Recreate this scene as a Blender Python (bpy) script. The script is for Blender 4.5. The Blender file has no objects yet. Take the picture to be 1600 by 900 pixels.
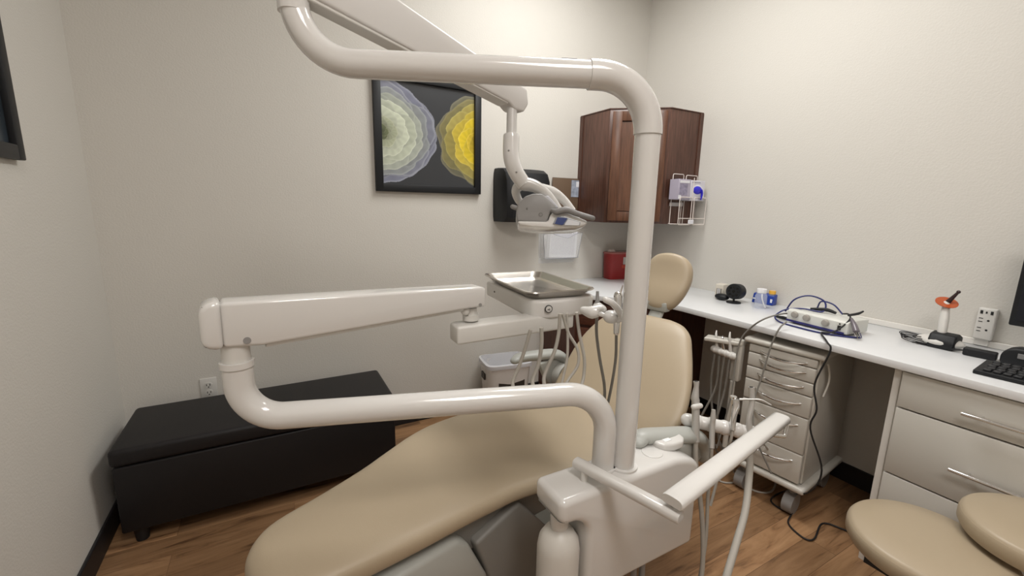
import bpy, bmesh, math, random
from mathutils import Vector, Matrix
random.seed(7)
PI = math.pi
C = bpy.context.scene.collection

# ---------------------------------------------------------------- camera
FPX, PITCH, ROLL, YAW, CAMH = 672.2287, .18762, .0208265, .509575, 1.4
Fv = Vector((math.sin(YAW)*math.cos(PITCH), math.cos(YAW)*math.cos(PITCH), -math.sin(PITCH)))
_R = Vector((math.cos(YAW), -math.sin(YAW), 0)); _U = _R.cross(Fv)
Rv = math.cos(ROLL)*_R + math.sin(ROLL)*_U
Uv = -math.sin(ROLL)*_R + math.cos(ROLL)*_U
EYE = Vector((0, 0, CAMH))
cam = bpy.data.cameras.new('camera'); camo = bpy.data.objects.new('camera', cam); C.objects.link(camo)
cam.sensor_width = 36; cam.lens = 36*FPX/1600; cam.clip_start = .02
M = Matrix((Rv, Uv, -Fv)).transposed().to_4x4(); M.translation = EYE
camo.matrix_world = M
bpy.context.scene.camera = camo

# ---------------------------------------------------------------- world, lights, exposure
w = bpy.data.worlds.new('world'); bpy.context.scene.world = w; w.use_nodes = True
w.node_tree.nodes['Background'].inputs[0].default_value = (.9, .92, 1, 1)
w.node_tree.nodes['Background'].inputs[1].default_value = .15
vs = bpy.context.scene.view_settings
vs.view_transform = 'Standard'; vs.look = 'None'; vs.gamma = 1; vs.use_curve_mapping = False; vs.exposure = 0.04
ZC = 3.05                                              # ceiling height
XL, XR, YB, YF = -.685, 2.575, 2.585, -1.9
PANELS = [(1.45, 1.45, .6, 1.2, 27.5, (.99, .98, .955)), (.35, -.6, .6, 1.2, 27, (1.0, .93, .885))]
for (x, y, sx, sy, pw, colr) in PANELS:
    l = bpy.data.lights.new('ceiling_lamp', 'AREA'); l.shape = 'RECTANGLE'; l.size = sx-.06; l.size_y = sy-.06
    l.energy = pw; l.color = colr
    lo = bpy.data.objects.new('ceiling_lamp', l); C.objects.link(lo); lo.location = (x, y, ZC-.03)

# ---------------------------------------------------------------- helpers
def ray(px, py): return Fv + Rv*((px-800)/FPX) - Uv*((py-450)/FPX)
def on(px, py, ax, v):
    r = ray(px, py); i = 'xyz'.index(ax); return EYE + r*((v-EYE[i])/r[i])
def at(px, py, t): return EYE + ray(px, py)*t

def tag(o, label=None, cat=None, group=None, kind=None):
    if label: o['label'] = label
    if cat: o['category'] = cat
    if group: o['group'] = group
    if kind: o['kind'] = kind
    return o
def thing(name, label, cat, loc=(0, 0, 0), rz=0, group=None):
    o = bpy.data.objects.new(name, None); C.objects.link(o); o.empty_display_size = .05
    o.location = loc; o.rotation_euler = (0, 0, rz)
    return tag(o, label, cat, group)

class MB:
    """collects shapes in one bmesh"""
    def __init__(s): s.bm = bmesh.new()
    def _xf(s, vs, rz=0, loc=(0, 0, 0), mat=None):
        m = (mat if mat is not None else Matrix.Translation(loc) @ Matrix.Rotation(rz, 4, 'Z'))
        for v in vs: v.co = m @ v.co
    def box(s, x0, x1, y0, y1, z0, z1, bev=0, seg=3, mat=None):
        b = bmesh.new()
        r = bmesh.ops.create_cube(b, size=1)
        for v in b.verts:
            v.co = Vector(((x0+x1)/2+v.co.x*(x1-x0), (y0+y1)/2+v.co.y*(y1-y0), (z0+z1)/2+v.co.z*(z1-z0)))
        if bev: bmesh.ops.bevel(b, geom=b.edges[:], offset=bev, segments=seg, profile=.5, affect='EDGES')
        return s.merge(b, mat)
    def merge(s, b, mat=None):
        if mat is not None: b.transform(mat)
        me = bpy.data.meshes.new('tmp'); b.to_mesh(me); b.free(); s.bm.from_mesh(me); bpy.data.meshes.remove(me); return s
    def prism(s, pts, z0, z1, bev=0, seg=3, mat=None, axis='z'):
        """polygon in XY extruded z0..z1; axis 'y': polygon in XZ extruded along y; axis 'x': polygon in YZ extruded along x"""
        b = bmesh.new()
        if axis == 'z': f = lambda p, h: (p[0], p[1], h)
        elif axis == 'y': f = lambda p, h: (p[0], h, p[1])
        else: f = lambda p, h: (h, p[0], p[1])
        lo = [b.verts.new(f(p, z0)) for p in pts]; hi = [b.verts.new(f(p, z1)) for p in pts]
        b.faces.new(lo[::-1]); b.faces.new(hi)
        n = len(pts)
        for i in range(n): b.faces.new((lo[i], lo[(i+1) % n], hi[(i+1) % n], hi[i]))
        bmesh.ops.recalc_face_normals(b, faces=b.faces[:])
        if bev: bmesh.ops.bevel(b, geom=[e for e in b.edges if e.calc_face_angle(0) > .35], offset=bev, segments=seg, profile=.5, affect='EDGES')
        return s.merge(b, mat)
    def loft(s, rings, closed_ends=True, mat=None):
        b = bmesh.new(); R = [[b.verts.new(p) for p in r] for r in rings]; n = len(R[0])
        for a, c in zip(R, R[1:]):
            for i in range(n): b.faces.new((a[i], a[(i+1) % n], c[(i+1) % n], c[i]))
        if closed_ends:
            b.faces.new(R[0][::-1]); b.faces.new(R[-1])
        bmesh.ops.recalc_face_normals(b, faces=b.faces[:])
        return s.merge(b, mat)
    def tube(s, pts, r, n=16, smooth=0, flat=1.0, up=None, mat=None, round_ends=False):
        pts = [Vector(p) for p in pts]
        if not hasattr(r, '__len__'): r = [r]*len(pts)
        if smooth: pts, r = spline(pts, r, smooth)
        if round_ends:
            d0 = (pts[0]-pts[1]).normalized(); d1 = (pts[-1]-pts[-2]).normalized()
            a0 = [(pts[0]+d0*r[0]*math.sin(k), r[0]*math.cos(k)) for k in (1.45, 1.15, .8, .4)]
            a1 = [(pts[-1]+d1*r[-1]*math.sin(k), r[-1]*math.cos(k)) for k in (.4, .8, 1.15, 1.45)]
            pts = [p for p, _ in a0]+pts+[p for p, _ in a1]; r = [q for _, q in a0]+list(r)+[q for _, q in a1]
        T = []
        for i in range(len(pts)):
            a = pts[max(0, i-1)]; b = pts[min(len(pts)-1, i+1)]; T.append((b-a).normalized())
        u = Vector(up) if up else (Vector((0, 0, 1)) if abs(T[0].z) < .9 else Vector((1, 0, 0)))
        u = (u - T[0]*u.dot(T[0])).normalized(); rings = []
        for i, p in enumerate(pts):
            if i:
                q = T[i-1].rotation_difference(T[i]); u = q @ u
                u = (u - T[i]*u.dot(T[i])).normalized()
            v = T[i].cross(u)
            rings.append([p + v*math.cos(2*PI*k/n)*r[i] + u*math.sin(2*PI*k/n)*r[i]*flat for k in range(n)])
        return s.loft(rings, mat=mat)
    def cyl(s, c, r, h, n=32, r2=None, bev=0, mat=None):
        """vertical frustum standing on c"""
        r2 = r if r2 is None else r2
        prof = [(r, 0), (r2, h)] if not bev else [(r-bev, 0), (r, bev), (r2, h-bev), (r2-bev*.3, h-bev*.3), (r2-bev, h)]
        return s.lathe(c, prof, n, mat)
    def lathe(s, c, prof, n=32, mat=None):
        rings = [[(c[0]+q*math.cos(2*PI*k/n), c[1]+q*math.sin(2*PI*k/n), c[2]+z) for k in range(n)] for q, z in prof]
        return s.loft(rings, mat=mat)
    def ball(s, c, rx, ry=None, rz=None, mat=None, seg=24):
        b = bmesh.new(); bmesh.ops.create_uvsphere(b, u_segments=seg, v_segments=seg//2, radius=1)
        for v in b.verts: v.co = Vector((c[0]+v.co.x*rx, c[1]+v.co.y*(ry or rx), c[2]+v.co.z*(rz or rx)))
        return s.merge(b, mat)
    def build(s, name, m, parent=None, smooth=True, ang=38):
        me = bpy.data.meshes.new(name); s.bm.to_mesh(me); s.bm.free()
        me.materials.append(m)
        if smooth:
            me.polygons.foreach_set('use_smooth', [True]*len(me.polygons))
            try: me.set_sharp_from_angle(angle=math.radians(ang))
            except Exception: pass
        o = bpy.data.objects.new(name, me); C.objects.link(o)
        if parent is not None: o.parent = parent
        return o

def spline(P, r, k):
    Q = [2*P[0]-P[1]]+P+[2*P[-1]-P[-2]]; rr = [r[0]]+list(r)+[r[-1]]; out = []; ro = []
    for i in range(1, len(Q)-2):
        for j in range(k):
            t = j/k; a, b, c, d = Q[i-1], Q[i], Q[i+1], Q[i+2]
            out.append(.5*((2*b)+(c-a)*t+(2*a-5*b+4*c-d)*t*t+(3*b-a-3*c+d)*t**3)); ro.append(rr[i]*(1-t)+rr[i+1]*t)
    out.append(P[-1]); ro.append(r[-1]); return out, ro

def bend(P, rads, k=10):
    """polyline with rounded corners of radius rad"""
    P = [Vector(p) for p in P]; out = [P[0]]
    for i in range(1, len(P)-1):
        rad = rads[i-1] if hasattr(rads, '__len__') else rads
        a = (P[i-1]-P[i]).normalized(); b = (P[i+1]-P[i]).normalized(); th = a.angle(b); d = rad/math.tan(th/2)
        p0 = P[i]+a*d; p1 = P[i]+b*d; c = P[i]+(a+b).normalized()*(rad/math.sin(th/2))
        for j in range(k+1):
            om = (p0-c).angle(p1-c); v = ((p0-c)*math.sin((1-j/k)*om)+(p1-c)*math.sin(j/k*om))/math.sin(om); out.append(c+v)
    out.append(P[-1]); return out

def frame(o, x, z):
    """matrix: origin o, local x along x, local z near z"""
    x = Vector(x).normalized(); z = Vector(z); y = z.cross(x).normalized(); z = x.cross(y)
    m = Matrix((x, y, z)).transposed().to_4x4(); m.translation = Vector(o); return m

# ---------------------------------------------------------------- materials
MT = {}
def mat(name, col, rough=.5, metal=0, bump=0, bscale=200, var=0, vscale=8, coat=0, spec=.5, trans=0, alpha=1, emit=None):
    if name in MT: return MT[name]
    m = bpy.data.materials.new(name); m.use_nodes = True; nt = m.node_tree; b = nt.nodes['Principled BSDF']
    b.inputs['Base Color'].default_value = (*col, 1); b.inputs['Roughness'].default_value = rough
    b.inputs['Metallic'].default_value = metal; b.inputs['Specular IOR Level'].default_value = spec
    b.inputs['Coat Weight'].default_value = coat; b.inputs['Transmission Weight'].default_value = trans
    b.inputs['Alpha'].default_value = alpha
    if emit: b.inputs['Emission Color'].default_value = (*col, 1); b.inputs['Emission Strength'].default_value = emit
    tc = nt.nodes.new('ShaderNodeTexCoord')
    if bump:
        n = nt.nodes.new('ShaderNodeTexNoise'); n.inputs['Scale'].default_value = bscale; n.inputs['Detail'].default_value = 3
        bp = nt.nodes.new('ShaderNodeBump'); bp.inputs['Strength'].default_value = bump; bp.inputs['Distance'].default_value = .004
        nt.links.new(tc.outputs['Object'], n.inputs['Vector']); nt.links.new(n.outputs['Fac'], bp.inputs['Height']); nt.links.new(bp.outputs['Normal'], b.inputs['Normal'])
    if var:
        n = nt.nodes.new('ShaderNodeTexNoise'); n.inputs['Scale'].default_value = vscale; n.inputs['Detail'].default_value = 5
        r = nt.nodes.new('ShaderNodeValToRGB')
        r.color_ramp.elements[0].position = .3; r.color_ramp.elements[1].position = .7
        r.color_ramp.elements[0].color = (*[c*(1-var) for c in col], 1); r.color_ramp.elements[1].color = (*[min(1, c*(1+var)) for c in col], 1)
        nt.links.new(tc.outputs['Object'], n.inputs['Vector']); nt.links.new(n.outputs['Fac'], r.inputs['Fac']); nt.links.new(r.outputs['Color'], b.inputs['Base Color'])
    MT[name] = m; return m

def wood(name, c1, c2, scale=(1, 1, 1), rough=.4, ring=6, dist=4):
    m = bpy.data.materials.new(name); m.use_nodes = True; nt = m.node_tree; b = nt.nodes['Principled BSDF']; b.inputs['Roughness'].default_value = rough
    tc = nt.nodes.new('ShaderNodeTexCoord'); mp = nt.nodes.new('ShaderNodeMapping'); mp.inputs['Scale'].default_value = scale
    n = nt.nodes.new('ShaderNodeTexNoise'); n.inputs['Scale'].default_value = ring; n.inputs['Detail'].default_value = 8; n.inputs['Roughness'].default_value = .65; n.inputs['Distortion'].default_value = dist*.1
    r = nt.nodes.new('ShaderNodeValToRGB'); r.color_ramp.elements[0].position = .35; r.color_ramp.elements[1].position = .68
    r.color_ramp.elements[0].color = (*c1, 1); r.color_ramp.elements[1].color = (*c2, 1)
    nt.links.new(tc.outputs['Object'], mp.inputs['Vector']); nt.links.new(mp.outputs['Vector'], n.inputs['Vector'])
    nt.links.new(n.outputs['Fac'], r.inputs['Fac']); nt.links.new(r.outputs['Color'], b.inputs['Base Color'])
    return m

def floor_mat():
    m = bpy.data.materials.new('vinyl_plank'); m.use_nodes = True; nt = m.node_tree; b = nt.nodes['Principled BSDF']
    b.inputs['Roughness'].default_value = .38
    L = nt.links.new; N = nt.nodes.new
    tc = N('ShaderNodeTexCoord'); br = N('ShaderNodeTexBrick')
    br.inputs['Scale'].default_value = 1; br.inputs['Brick Width'].default_value = 1.2; br.inputs['Row Height'].default_value = .115
    br.inputs['Mortar Size'].default_value = .0012; br.inputs['Bias'].default_value = 0; br.offset = .37
    br.inputs['Color1'].default_value = (0, 0, 0, 1); br.inputs['Color2'].default_value = (1, 1, 1, 1); br.inputs['Mortar'].default_value = (.5, .5, .5, 1)
    L(tc.outputs['Object'], br.inputs['Vector'])
    mp = N('ShaderNodeMapping'); mp.inputs['Scale'].default_value = (1.0, 8, 1)
    add = N('ShaderNodeVectorMath'); add.operation = 'MULTIPLY_ADD'; add.inputs[1].default_value = (1, 1, 1)
    sc = N('ShaderNodeVectorMath'); sc.operation = 'SCALE'; sc.inputs['Scale'].default_value = 7
    L(br.outputs['Color'], sc.inputs[0]); L(tc.outputs['Object'], mp.inputs['Vector']); L(mp.outputs['Vector'], add.inputs[0]); L(sc.outputs['Vector'], add.inputs[2])
    n = N('ShaderNodeTexNoise'); n.inputs['Scale'].default_value = 3.2; n.inputs['Detail'].default_value = 7; n.inputs['Roughness'].default_value = .62; n.inputs['Distortion'].default_value = .8
    L(add.outputs['Vector'], n.inputs['Vector'])
    r = N('ShaderNodeValToRGB'); e = r.color_ramp.elements
    e[0].position = .28; e[0].color = (.10, .05, .024, 1); e[1].position = .75; e[1].color = (.46, .28, .15, 1)
    x = e.new(.45); x.color = (.31, .175, .088, 1)
    L(n.outputs['Fac'], r.inputs['Fac'])
    mx = N('ShaderNodeMix'); mx.data_type = 'RGBA'; mx.blend_type = 'MULTIPLY'; mx.inputs['Factor'].default_value = 1
    r2 = N('ShaderNodeValToRGB'); r2.color_ramp.elements[0].color = (.62, .60, .58, 1); r2.color_ramp.elements[1].color = (1.15, 1.13, 1.10, 1)
    L(br.outputs['Color'], r2.inputs['Fac']); L(r.outputs['Color'], mx.inputs[6]); L(r2.outputs['Color'], mx.inputs[7])
    mm = N('ShaderNodeMix'); mm.data_type = 'RGBA'; mm.inputs[7].default_value = (.17, .09, .045, 1)
    L(br.outputs['Fac'], mm.inputs['Factor']); L(mx.outputs[2], mm.inputs[6]); L(mm.outputs[2], b.inputs['Base Color'])
    return m

def vcol_mat(name, rough=.4):
    m = bpy.data.materials.new(name); m.use_nodes = True; nt = m.node_tree; b = nt.nodes['Principled BSDF']; b.inputs['Roughness'].default_value = rough
    a = nt.nodes.new('ShaderNodeVertexColor'); a.layer_name = 'Col'; nt.links.new(a.outputs['Color'], b.inputs['Base Color']); return m

def clear_mat(name, tint=(.95, .96, .97), a=.25, rough=.1):
    m = bpy.data.materials.new(name); m.use_nodes = True; nt = m.node_tree; out = nt.nodes['Material Output']; b = nt.nodes['Principled BSDF']
    b.inputs['Base Color'].default_value = (*tint, 1); b.inputs['Roughness'].default_value = rough
    t = nt.nodes.new('ShaderNodeBsdfTransparent'); mx = nt.nodes.new('ShaderNodeMixShader'); mx.inputs[0].default_value = a
    nt.links.new(t.outputs[0], mx.inputs[1]); nt.links.new(b.outputs[0], mx.inputs[2]); nt.links.new(mx.outputs[0], out.inputs['Surface']); return m

wallm = mat('wall_paint', (.64, .62, .575), .7, bump=.28, bscale=130)
ceilm = mat('ceiling_paint', (.78, .77, .74), .8)
floorm = floor_mat()
basem = mat('black_baseboard', (.012, .011, .012), .45)
whitem = mat('white_enamel', (.66, .65, .63), .16, coat=.5)
offw = mat('offwhite_plastic', (.64, .63, .60), .38)
greyp = mat('pale_grey_plastic', (.40, .41, .385), .42)
dgrey = mat('warm_grey_cover', (.20, .195, .18), .5)
vinyl = mat('beige_vinyl', (.41, .335, .235), .42, bump=.06, bscale=350)
blackv = mat('black_vinyl', (.010, .009, .010), .5, bump=.1, bscale=300, spec=.35)
blackp = mat('black_plastic', (.009, .010, .012), .5, spec=.35)
rubber = mat('black_rubber', (.01, .01, .011), .6)
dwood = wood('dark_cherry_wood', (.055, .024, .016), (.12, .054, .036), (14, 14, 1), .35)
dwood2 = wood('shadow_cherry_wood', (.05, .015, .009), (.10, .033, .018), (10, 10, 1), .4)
lam = mat('white_laminate', (.72, .735, .75), .25, var=.04, vscale=3)
cabm = mat('cream_cabinet', (.56, .545, .50), .45)
cartm = mat('cream_plastic', (.58, .56, .51), .35)
steel = mat('brushed_steel', (.60, .57, .53), .24, metal=1, bump=.03, bscale=60)
chrome = mat('chrome', (.75, .74, .73), .1, metal=1)
red = mat('red_plastic', (.26, .012, .012), .3)
hosem = mat('grey_hose', (.42, .40, .36), .5)
darkhose = mat('dark_hose', (.20, .19, .17), .5)
paper = mat('paper', (.78, .79, .84), .7)
printm = mat('paper_print', (.35, .35, .42), .7)
bluep = mat('blue_plastic', (.012, .045, .30), .3)
bluec = mat('navy_cable', (.012, .018, .13), .4)
violet = mat('violet_blue', (.025, .02, .55), .4)
amber = mat('amber_plastic', (.75, .42, .06), .25)
orange = mat('orange_shield', (.45, .09, .025), .2)
bgrey = mat('mid_grey_plastic', (.26, .255, .25), .4)
screenm = mat('screen_black', (.008, .010, .016), .2)
clear = clear_mat('clear_plastic'); bagm = clear_mat('bin_bag', (.8, .82, .88), .5, .25)
smoke = clear_mat('smoked_plastic', (.12, .08, .05), .62, .15)
brownb = mat('brown_board', (.15, .10, .065), .45)
darkm = mat('dark_slot', (.01, .01, .01), .6)
ventm = mat('corner_shadow_grey', (.10, .10, .10), .5)

# ---------------------------------------------------------------- structure
def st(name, mb, m): return tag(mb.build(name, m, smooth=False), kind='structure')
st('floor', MB().box(XL-.1, XR+.1, YF-.1, YB+.1, -.1, 0), floorm)
st('ceiling', MB().box(XL-.1, XR+.1, YF-.1, YB+.1, ZC, ZC+.1), ceilm)
st('wall_back', MB().box(XL-.1, XR+.1, YB, YB+.1, 0, ZC), wallm)
st('wall_left', MB().box(XL-.1, XL, YF, YB, 0, ZC), wallm)
st('wall_right', MB().box(XR, XR+.1, YF, YB, 0, ZC), wallm)
st('wall_front', MB().box(XL-.1, XR+.1, YF-.1, YF, 0, ZC), wallm)
st('baseboard_left', MB().box(XL, XL+.012, YF, YB-.012, 0, .1, .003, 1), basem)
st('baseboard_back', MB().box(XL, 1.69, YB-.012, YB, 0, .1, .003, 1), basem)
st('baseboard_right', MB().box(XR-.012, XR, .66, 1.85, 0, .1, .003, 1), basem)

for i, (x, y, sx, sy, pw, c) in enumerate(PANELS):
    t = thing('ceiling_light', ['white rectangular ceiling light panel above the dental chair', 'white rectangular ceiling light panel near the front wall'][i], 'light', (x, y, ZC))
    f = MB()
    for a in (-1, 1):
        f.box(a*sx/2-.02, a*sx/2+.02, -sy/2-.02, sy/2+.02, -.02, 0); f.box(-sx/2, sx/2, a*sy/2-.02, a*sy/2+.02, -.02, 0)
    f.build('frame', whitem, t, False)
    MB().box(-sx/2+.02, sx/2-.02, -sy/2+.02, sy/2-.02, -.012, -.002).build('diffuser', mat('lit_diffuser', (1, .97, .93), .5, emit=5), t, False)

# ---------------------------------------------------------------- bench
b = thing('storage_bench', 'long black leather storage bench against the wall', 'bench', (-.615, 2.07, 0))
MB().box(0, 1.10, 0, .42, .07, .36, .008).build('body', blackv, b)
MB().box(-.006, 1.106, -.006, .426, .363, .435, .018, 4).build('lid', blackv, b)
for x in (.05, 1.05):
    for y in (.05, .37): MB().cyl((x, y, 0), .022, .075, 16, .028).build('leg', rubber, b)

# ---------------------------------------------------------------- wall outlet
t = thing('wall_outlet', 'white double electrical outlet on the wall above the black bench', 'outlet', (-.343, YB, .44))
MB().box(-.036, .036, -.006, 0, -.058, .058, .003, 2).build('plate', offw, t)
for z in (-.02, .02):
    s = MB().cyl((0, 0, 0), .0165, .004, 24, mat=Matrix.Translation((0, -.005, z)) @ Matrix.Rotation(PI/2, 4, 'X')).build('socket', offw, t)
    m_ = MB()
    for x in (-.007, .007): m_.box(x-.0015, x+.0015, -.0105, -.008, z-.002, z+.008)
    m_.ball((0, -.009, z-.009), .003); m_.build('slots', darkm, s)

# ---------------------------------------------------------------- flower picture
def make_petals():
    rnd = random.Random(5); P = []
    def flower(cx, cy, rx, ry, layers):
        for (R, pr, n, base, rim) in layers:
            ph = rnd.random()*6.28
            for k in range(n):
                a = ph+2*PI*k/n+rnd.uniform(-.12, .12)*6/n; q = pr*rnd.uniform(.9, 1.12); d = max(0, R-q)*rnd.uniform(.97, 1.03); sh = rnd.uniform(.84, 1.12)
                P.append((cx+rx*d*math.cos(a), cy+ry*d*math.sin(a), rx*q, ry*q, tuple(c*sh for c in base), tuple(c*sh for c in rim), a))
    flower(-.03, .50, .61, .50, [(1.0, .62, 7, (.17, .18, .24), (.34, .36, .43)), (.97, .50, 6, (.19, .20, .25), (.36, .38, .44)), (.86, .48, 8, (.26, .28, .29), (.42, .45, .46)), (.76, .42, 8, (.38, .41, .36), (.55, .59, .52)), (.64, .36, 8, (.46, .50, .40), (.64, .68, .58)), (.50, .28, 8, (.50, .54, .43), (.68, .72, .60)), (.32, .18, 7, (.38, .41, .29), (.60, .63, .48)), (.17, .09, 7, (.13, .15, .08), (.42, .45, .30))])
    flower(1.12, .49, .55, .49, [(1.0, .60, 7, (.13, .125, .085), (.22, .21, .15)), (.95, .50, 7, (.20, .18, .08), (.30, .27, .13)), (.84, .42, 8, (.33, .28, .08), (.46, .40, .14)), (.70, .38, 7, (.50, .39, .05), (.66, .54, .12)), (.55, .32, 7, (.68, .52, .03), (.82, .67, .14)), (.38, .25, 6, (.52, .38, .03), (.80, .64, .10)), (.2, .14, 5, (.70, .52, .04), (.9, .74, .2))])
    return P
PET = make_petals()
def flower_colour(u, v):
    c = (.042, .045, .050)
    for (cx, cy, rx, ry, base, rim, pa) in PET:
        x, y = (u-cx)/rx, (v-cy)/ry
        if abs(x) > 1.1 or abs(y) > 1.1: continue
        a = math.atan2(y, x); r = math.hypot(x, y)*(1+.035*math.sin(a*5+pa*3)+.018*math.sin(a*11+pa))
        if r < 1:
            out = .5+.5*math.cos(a-pa)                      # 1 on the outer side of the petal
            f = (.45+.55*out)*(.72+.28*r)+.05*math.sin((a-pa)*14+r*4)
            e = max(0, (r-.93)/.07)
            c = tuple(b*f*(1-e)*1.15+q*e*(.35+.65*out) for b, q in zip(base, rim))
    return c
def picture(name, loc, W, H, fw, depth, m, parent, rot):
    pass
t = thing('framed_picture', 'black framed picture of a cream flower and a yellow flower', 'picture', (.862, YB, 1.795))
W2 = .325; fw = .042
f = MB()
f.box(-W2, -W2+fw, -.03, 0, -W2, W2, .003, 2).box(W2-fw, W2, -.03, 0, -W2, W2, .003, 2)
f.box(-W2+fw*.9, W2-fw*.9, -.03, 0, -W2, -W2+fw, .003, 2).box(-W2+fw*.9, W2-fw*.9, -.03, 0, W2-fw, W2, .003, 2)
f.build('frame', blackp, t)
N_ = 240; h_ = W2-fw
me = bpy.data.meshes.new('flower_print')
vv = [(-h_+2*h_*i/N_, -.012, -h_+2*h_*j/N_) for j in range(N_+1) for i in range(N_+1)]
ff = [(j*(N_+1)+i, j*(N_+1)+i+1, (j+1)*(N_+1)+i+1, (j+1)*(N_+1)+i) for j in range(N_) for i in range(N_)]
me.from_pydata(vv, [], ff); ca = me.color_attributes.new('Col', 'FLOAT_COLOR', 'POINT')
cols = []
for j in range(N_+1):
    for i in range(N_+1): cols += [*flower_colour(i/N_, j/N_), 1]
ca.data.foreach_set('color', cols); me.materials.append(vcol_mat('flower_print_ink', .3))
o = bpy.data.objects.new('flower_print', me); C.objects.link(o); o.parent = t
MB().box(-h_, h_, -.0105, -.002, -h_, h_).build('backing', blackp, t, False)

t = thing('framed_picture', 'dark framed picture cut off at the left edge, on the left wall', 'picture', (XL, 1.66, 1.83))
f = MB(); A_, B_ = .32, .32
f.box(0, .025, -A_, -A_+.045, -B_, B_, .004, 2).box(0, .025, A_-.045, A_, -B_, B_, .004, 2).box(0, .025, -A_+.04, A_-.04, -B_, -B_+.045, .004, 2).box(0, .025, -A_+.04, A_-.04, B_-.045, B_, .004, 2)
f.build('frame', blackp, t); MB().box(0, .008, -A_+.04, A_-.04, -B_+.04, B_-.04).build('print', mat('dark_print', (.03, .04, .05), .25, var=.5), t, False)

# ---------------------------------------------------------------- paper towel dispenser
t = thing('paper_towel_dispenser', 'black paper towel dispenser on the wall left of the clipboard', 'dispenser', (1.46, YB, 1.30))
sec = lambda z, d, hw: [(x*hw, -d*(1-.0*abs(x))*f, z) for x, f in ((-1, 0), (-1, .62), (-.93, .82), (-.75, .95), (-.4, 1), (.4, 1), (.75, .95), (.93, .82), (1, .62), (1, 0))]
MB().loft([sec(.0, .15, .165), sec(.03, .20, .17), (sec(.1, .215, .172)), sec(.26, .20, .172), sec(.31, .17, .17), sec(.335, .12, .165), sec(.34, .08, .16)]).build('cover', blackp, t, ang=30)
MB().box(-.10, .10, -.21, -.14, .012, .045, .006).build('outlet_slot', darkm, t)

# ---------------------------------------------------------------- clipboard and wall pocket
t = thing('clipboard', 'brown clipboard with a clear sleeve on the wall beside the corner cabinet', 'clipboard', (1.86, YB-.012, 1.475))
MB().box(-.118, .125, -.005, .0, -.125, .13, .004, 2).build('board', brownb, t)
MB().box(.045, .12, -.008, -.005, .0, .118).build('label_card', mat('blue_grey_card', (.34, .38, .46), .35, var=.3, vscale=40), t, False)
MB().box(.085, .112, -.0095, -.008, .07, .108).build('small_card', paper, t, False)
MB().box(-.03, .12, -.03, -.006, -.165, -.125, .003, 1).build('bottom_tray', offw, t)
t = thing('wall_pocket', 'clear plastic wall pocket below the clipboard', 'file holder', (1.815, YB, 1.04))
f = MB(); tp = [(-.165, .17), (-.11, .185), (-.04, .16), (.05, .145), (.11, .17), (.175, .18)]
f.prism([(-.145, 0), (.14, 0)]+[(x, z) for x, z in tp[::-1]], -.065, -.062, axis='y')
f.prism([(-.16, -.04), (.155, -.04), (.18, .20), (-.165, .20)], -.004, -.001, axis='y')
f.box(-.145, .14, -.065, -.001, -.002, .001)
f.prism([(-.065, 0), (-.001, 0), (-.001, .19), (-.065, .17)], -.150, -.147, axis='x').prism([(-.065, 0), (-.001, 0), (-.001, .19), (-.065, .18)], .150, .153, axis='x')
f.build('pocket', clear, t, False)
rim = MB().tube([(x, -.0635, z) for x, z in tp], .0016, 6, smooth=4).tube([(-.145, -.0635, 0), (.14, -.0635, 0)], .0022, 6).tube([(.14, -.0635, 0), (.175, -.0635, .18)], .0022, 6).tube([(-.145, -.0635, 0), (-.165, -.0635, .17)], .0018, 6)
rim.build('rim', mat('pocket_rim', (.25, .26, .30), .3), t)
t = thing('paper_stack', 'white printed sheets standing in the clear wall pocket', 'papers', (1.815, YB-.03, 1.045))
Mx = Matrix.Rotation(math.radians(2), 4, 'Y')
MB().box(-.105, .13, -.026, .018, 0, .215, mat=Mx).build('sheets', paper, t, False)
pl = MB()
for k in range(20): pl.box(-.095+k*.0105, -.0925+k*.0105, -.0268, -.0262, .02, .19-.01*(k % 3), mat=Mx)
pl.build('printed_lines', printm, t, False)

# ---------------------------------------------------------------- corner wall cabinet
UZ0, UZ1 = 1.305, 2.03
t = thing('corner_wall_cabinet', 'dark cherry wood corner wall cabinet with a diagonal door', 'cabinet', (XR, YB, 0))
pts = [(-.60, -.001), (-.60, -.305), (-.305, -.545), (-.001, -.545), (-.001, -.001)]
MB().prism(pts, UZ0, UZ1, .002, 1).build('body', dwood, t)
d0, d1 = Vector((-.60, -.305, 0)), Vector((-.305, -.545, 0)); dl = (d1-d0).length
fm = frame((-.60, -.305, UZ0), d1-d0, (0, 0, 1))       # local y points into the cabinet
dr = MB(); W_, H_ = dl, UZ1-UZ0; mg = .02; s_ = .06
dr.box(mg, mg+s_, -.02, 0, .015, H_-.015, .002, 2, mat=fm).box(W_-mg-s_, W_-mg, -.02, 0, .015, H_-.015, .002, 2, mat=fm)
dr.box(mg+s_, W_-mg-s_, -.02, 0, .015, .015+s_, .002, 2, mat=fm).box(mg+s_, W_-mg-s_, -.02, 0, H_-.015-s_, H_-.015, .002, 2, mat=fm)
dr.box(mg+s_, W_-mg-s_, -.010, 0, .02+s_, H_-.02-s_, mat=fm)
dr.build('door', wood('door_cherry_wood', (.075, .032, .018), (.16, .072, .040), (11, 11, .8), .3), t)
MB().prism([(-.603, -.0015), (-.603, -.308), (-.305, -.549), (-.0015, -.549), (-.0015, -.0015)], UZ1, UZ1+.006).build('top_edge', dwood, t)
MB().box(-.606, -.60, -.035, -.001, UZ0, UZ1).build('scribe_strip', dwood, t)
MB().box(-.035, -.001, -.551, -.545, UZ0, UZ1).build('scribe_strip', dwood, t)

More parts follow.
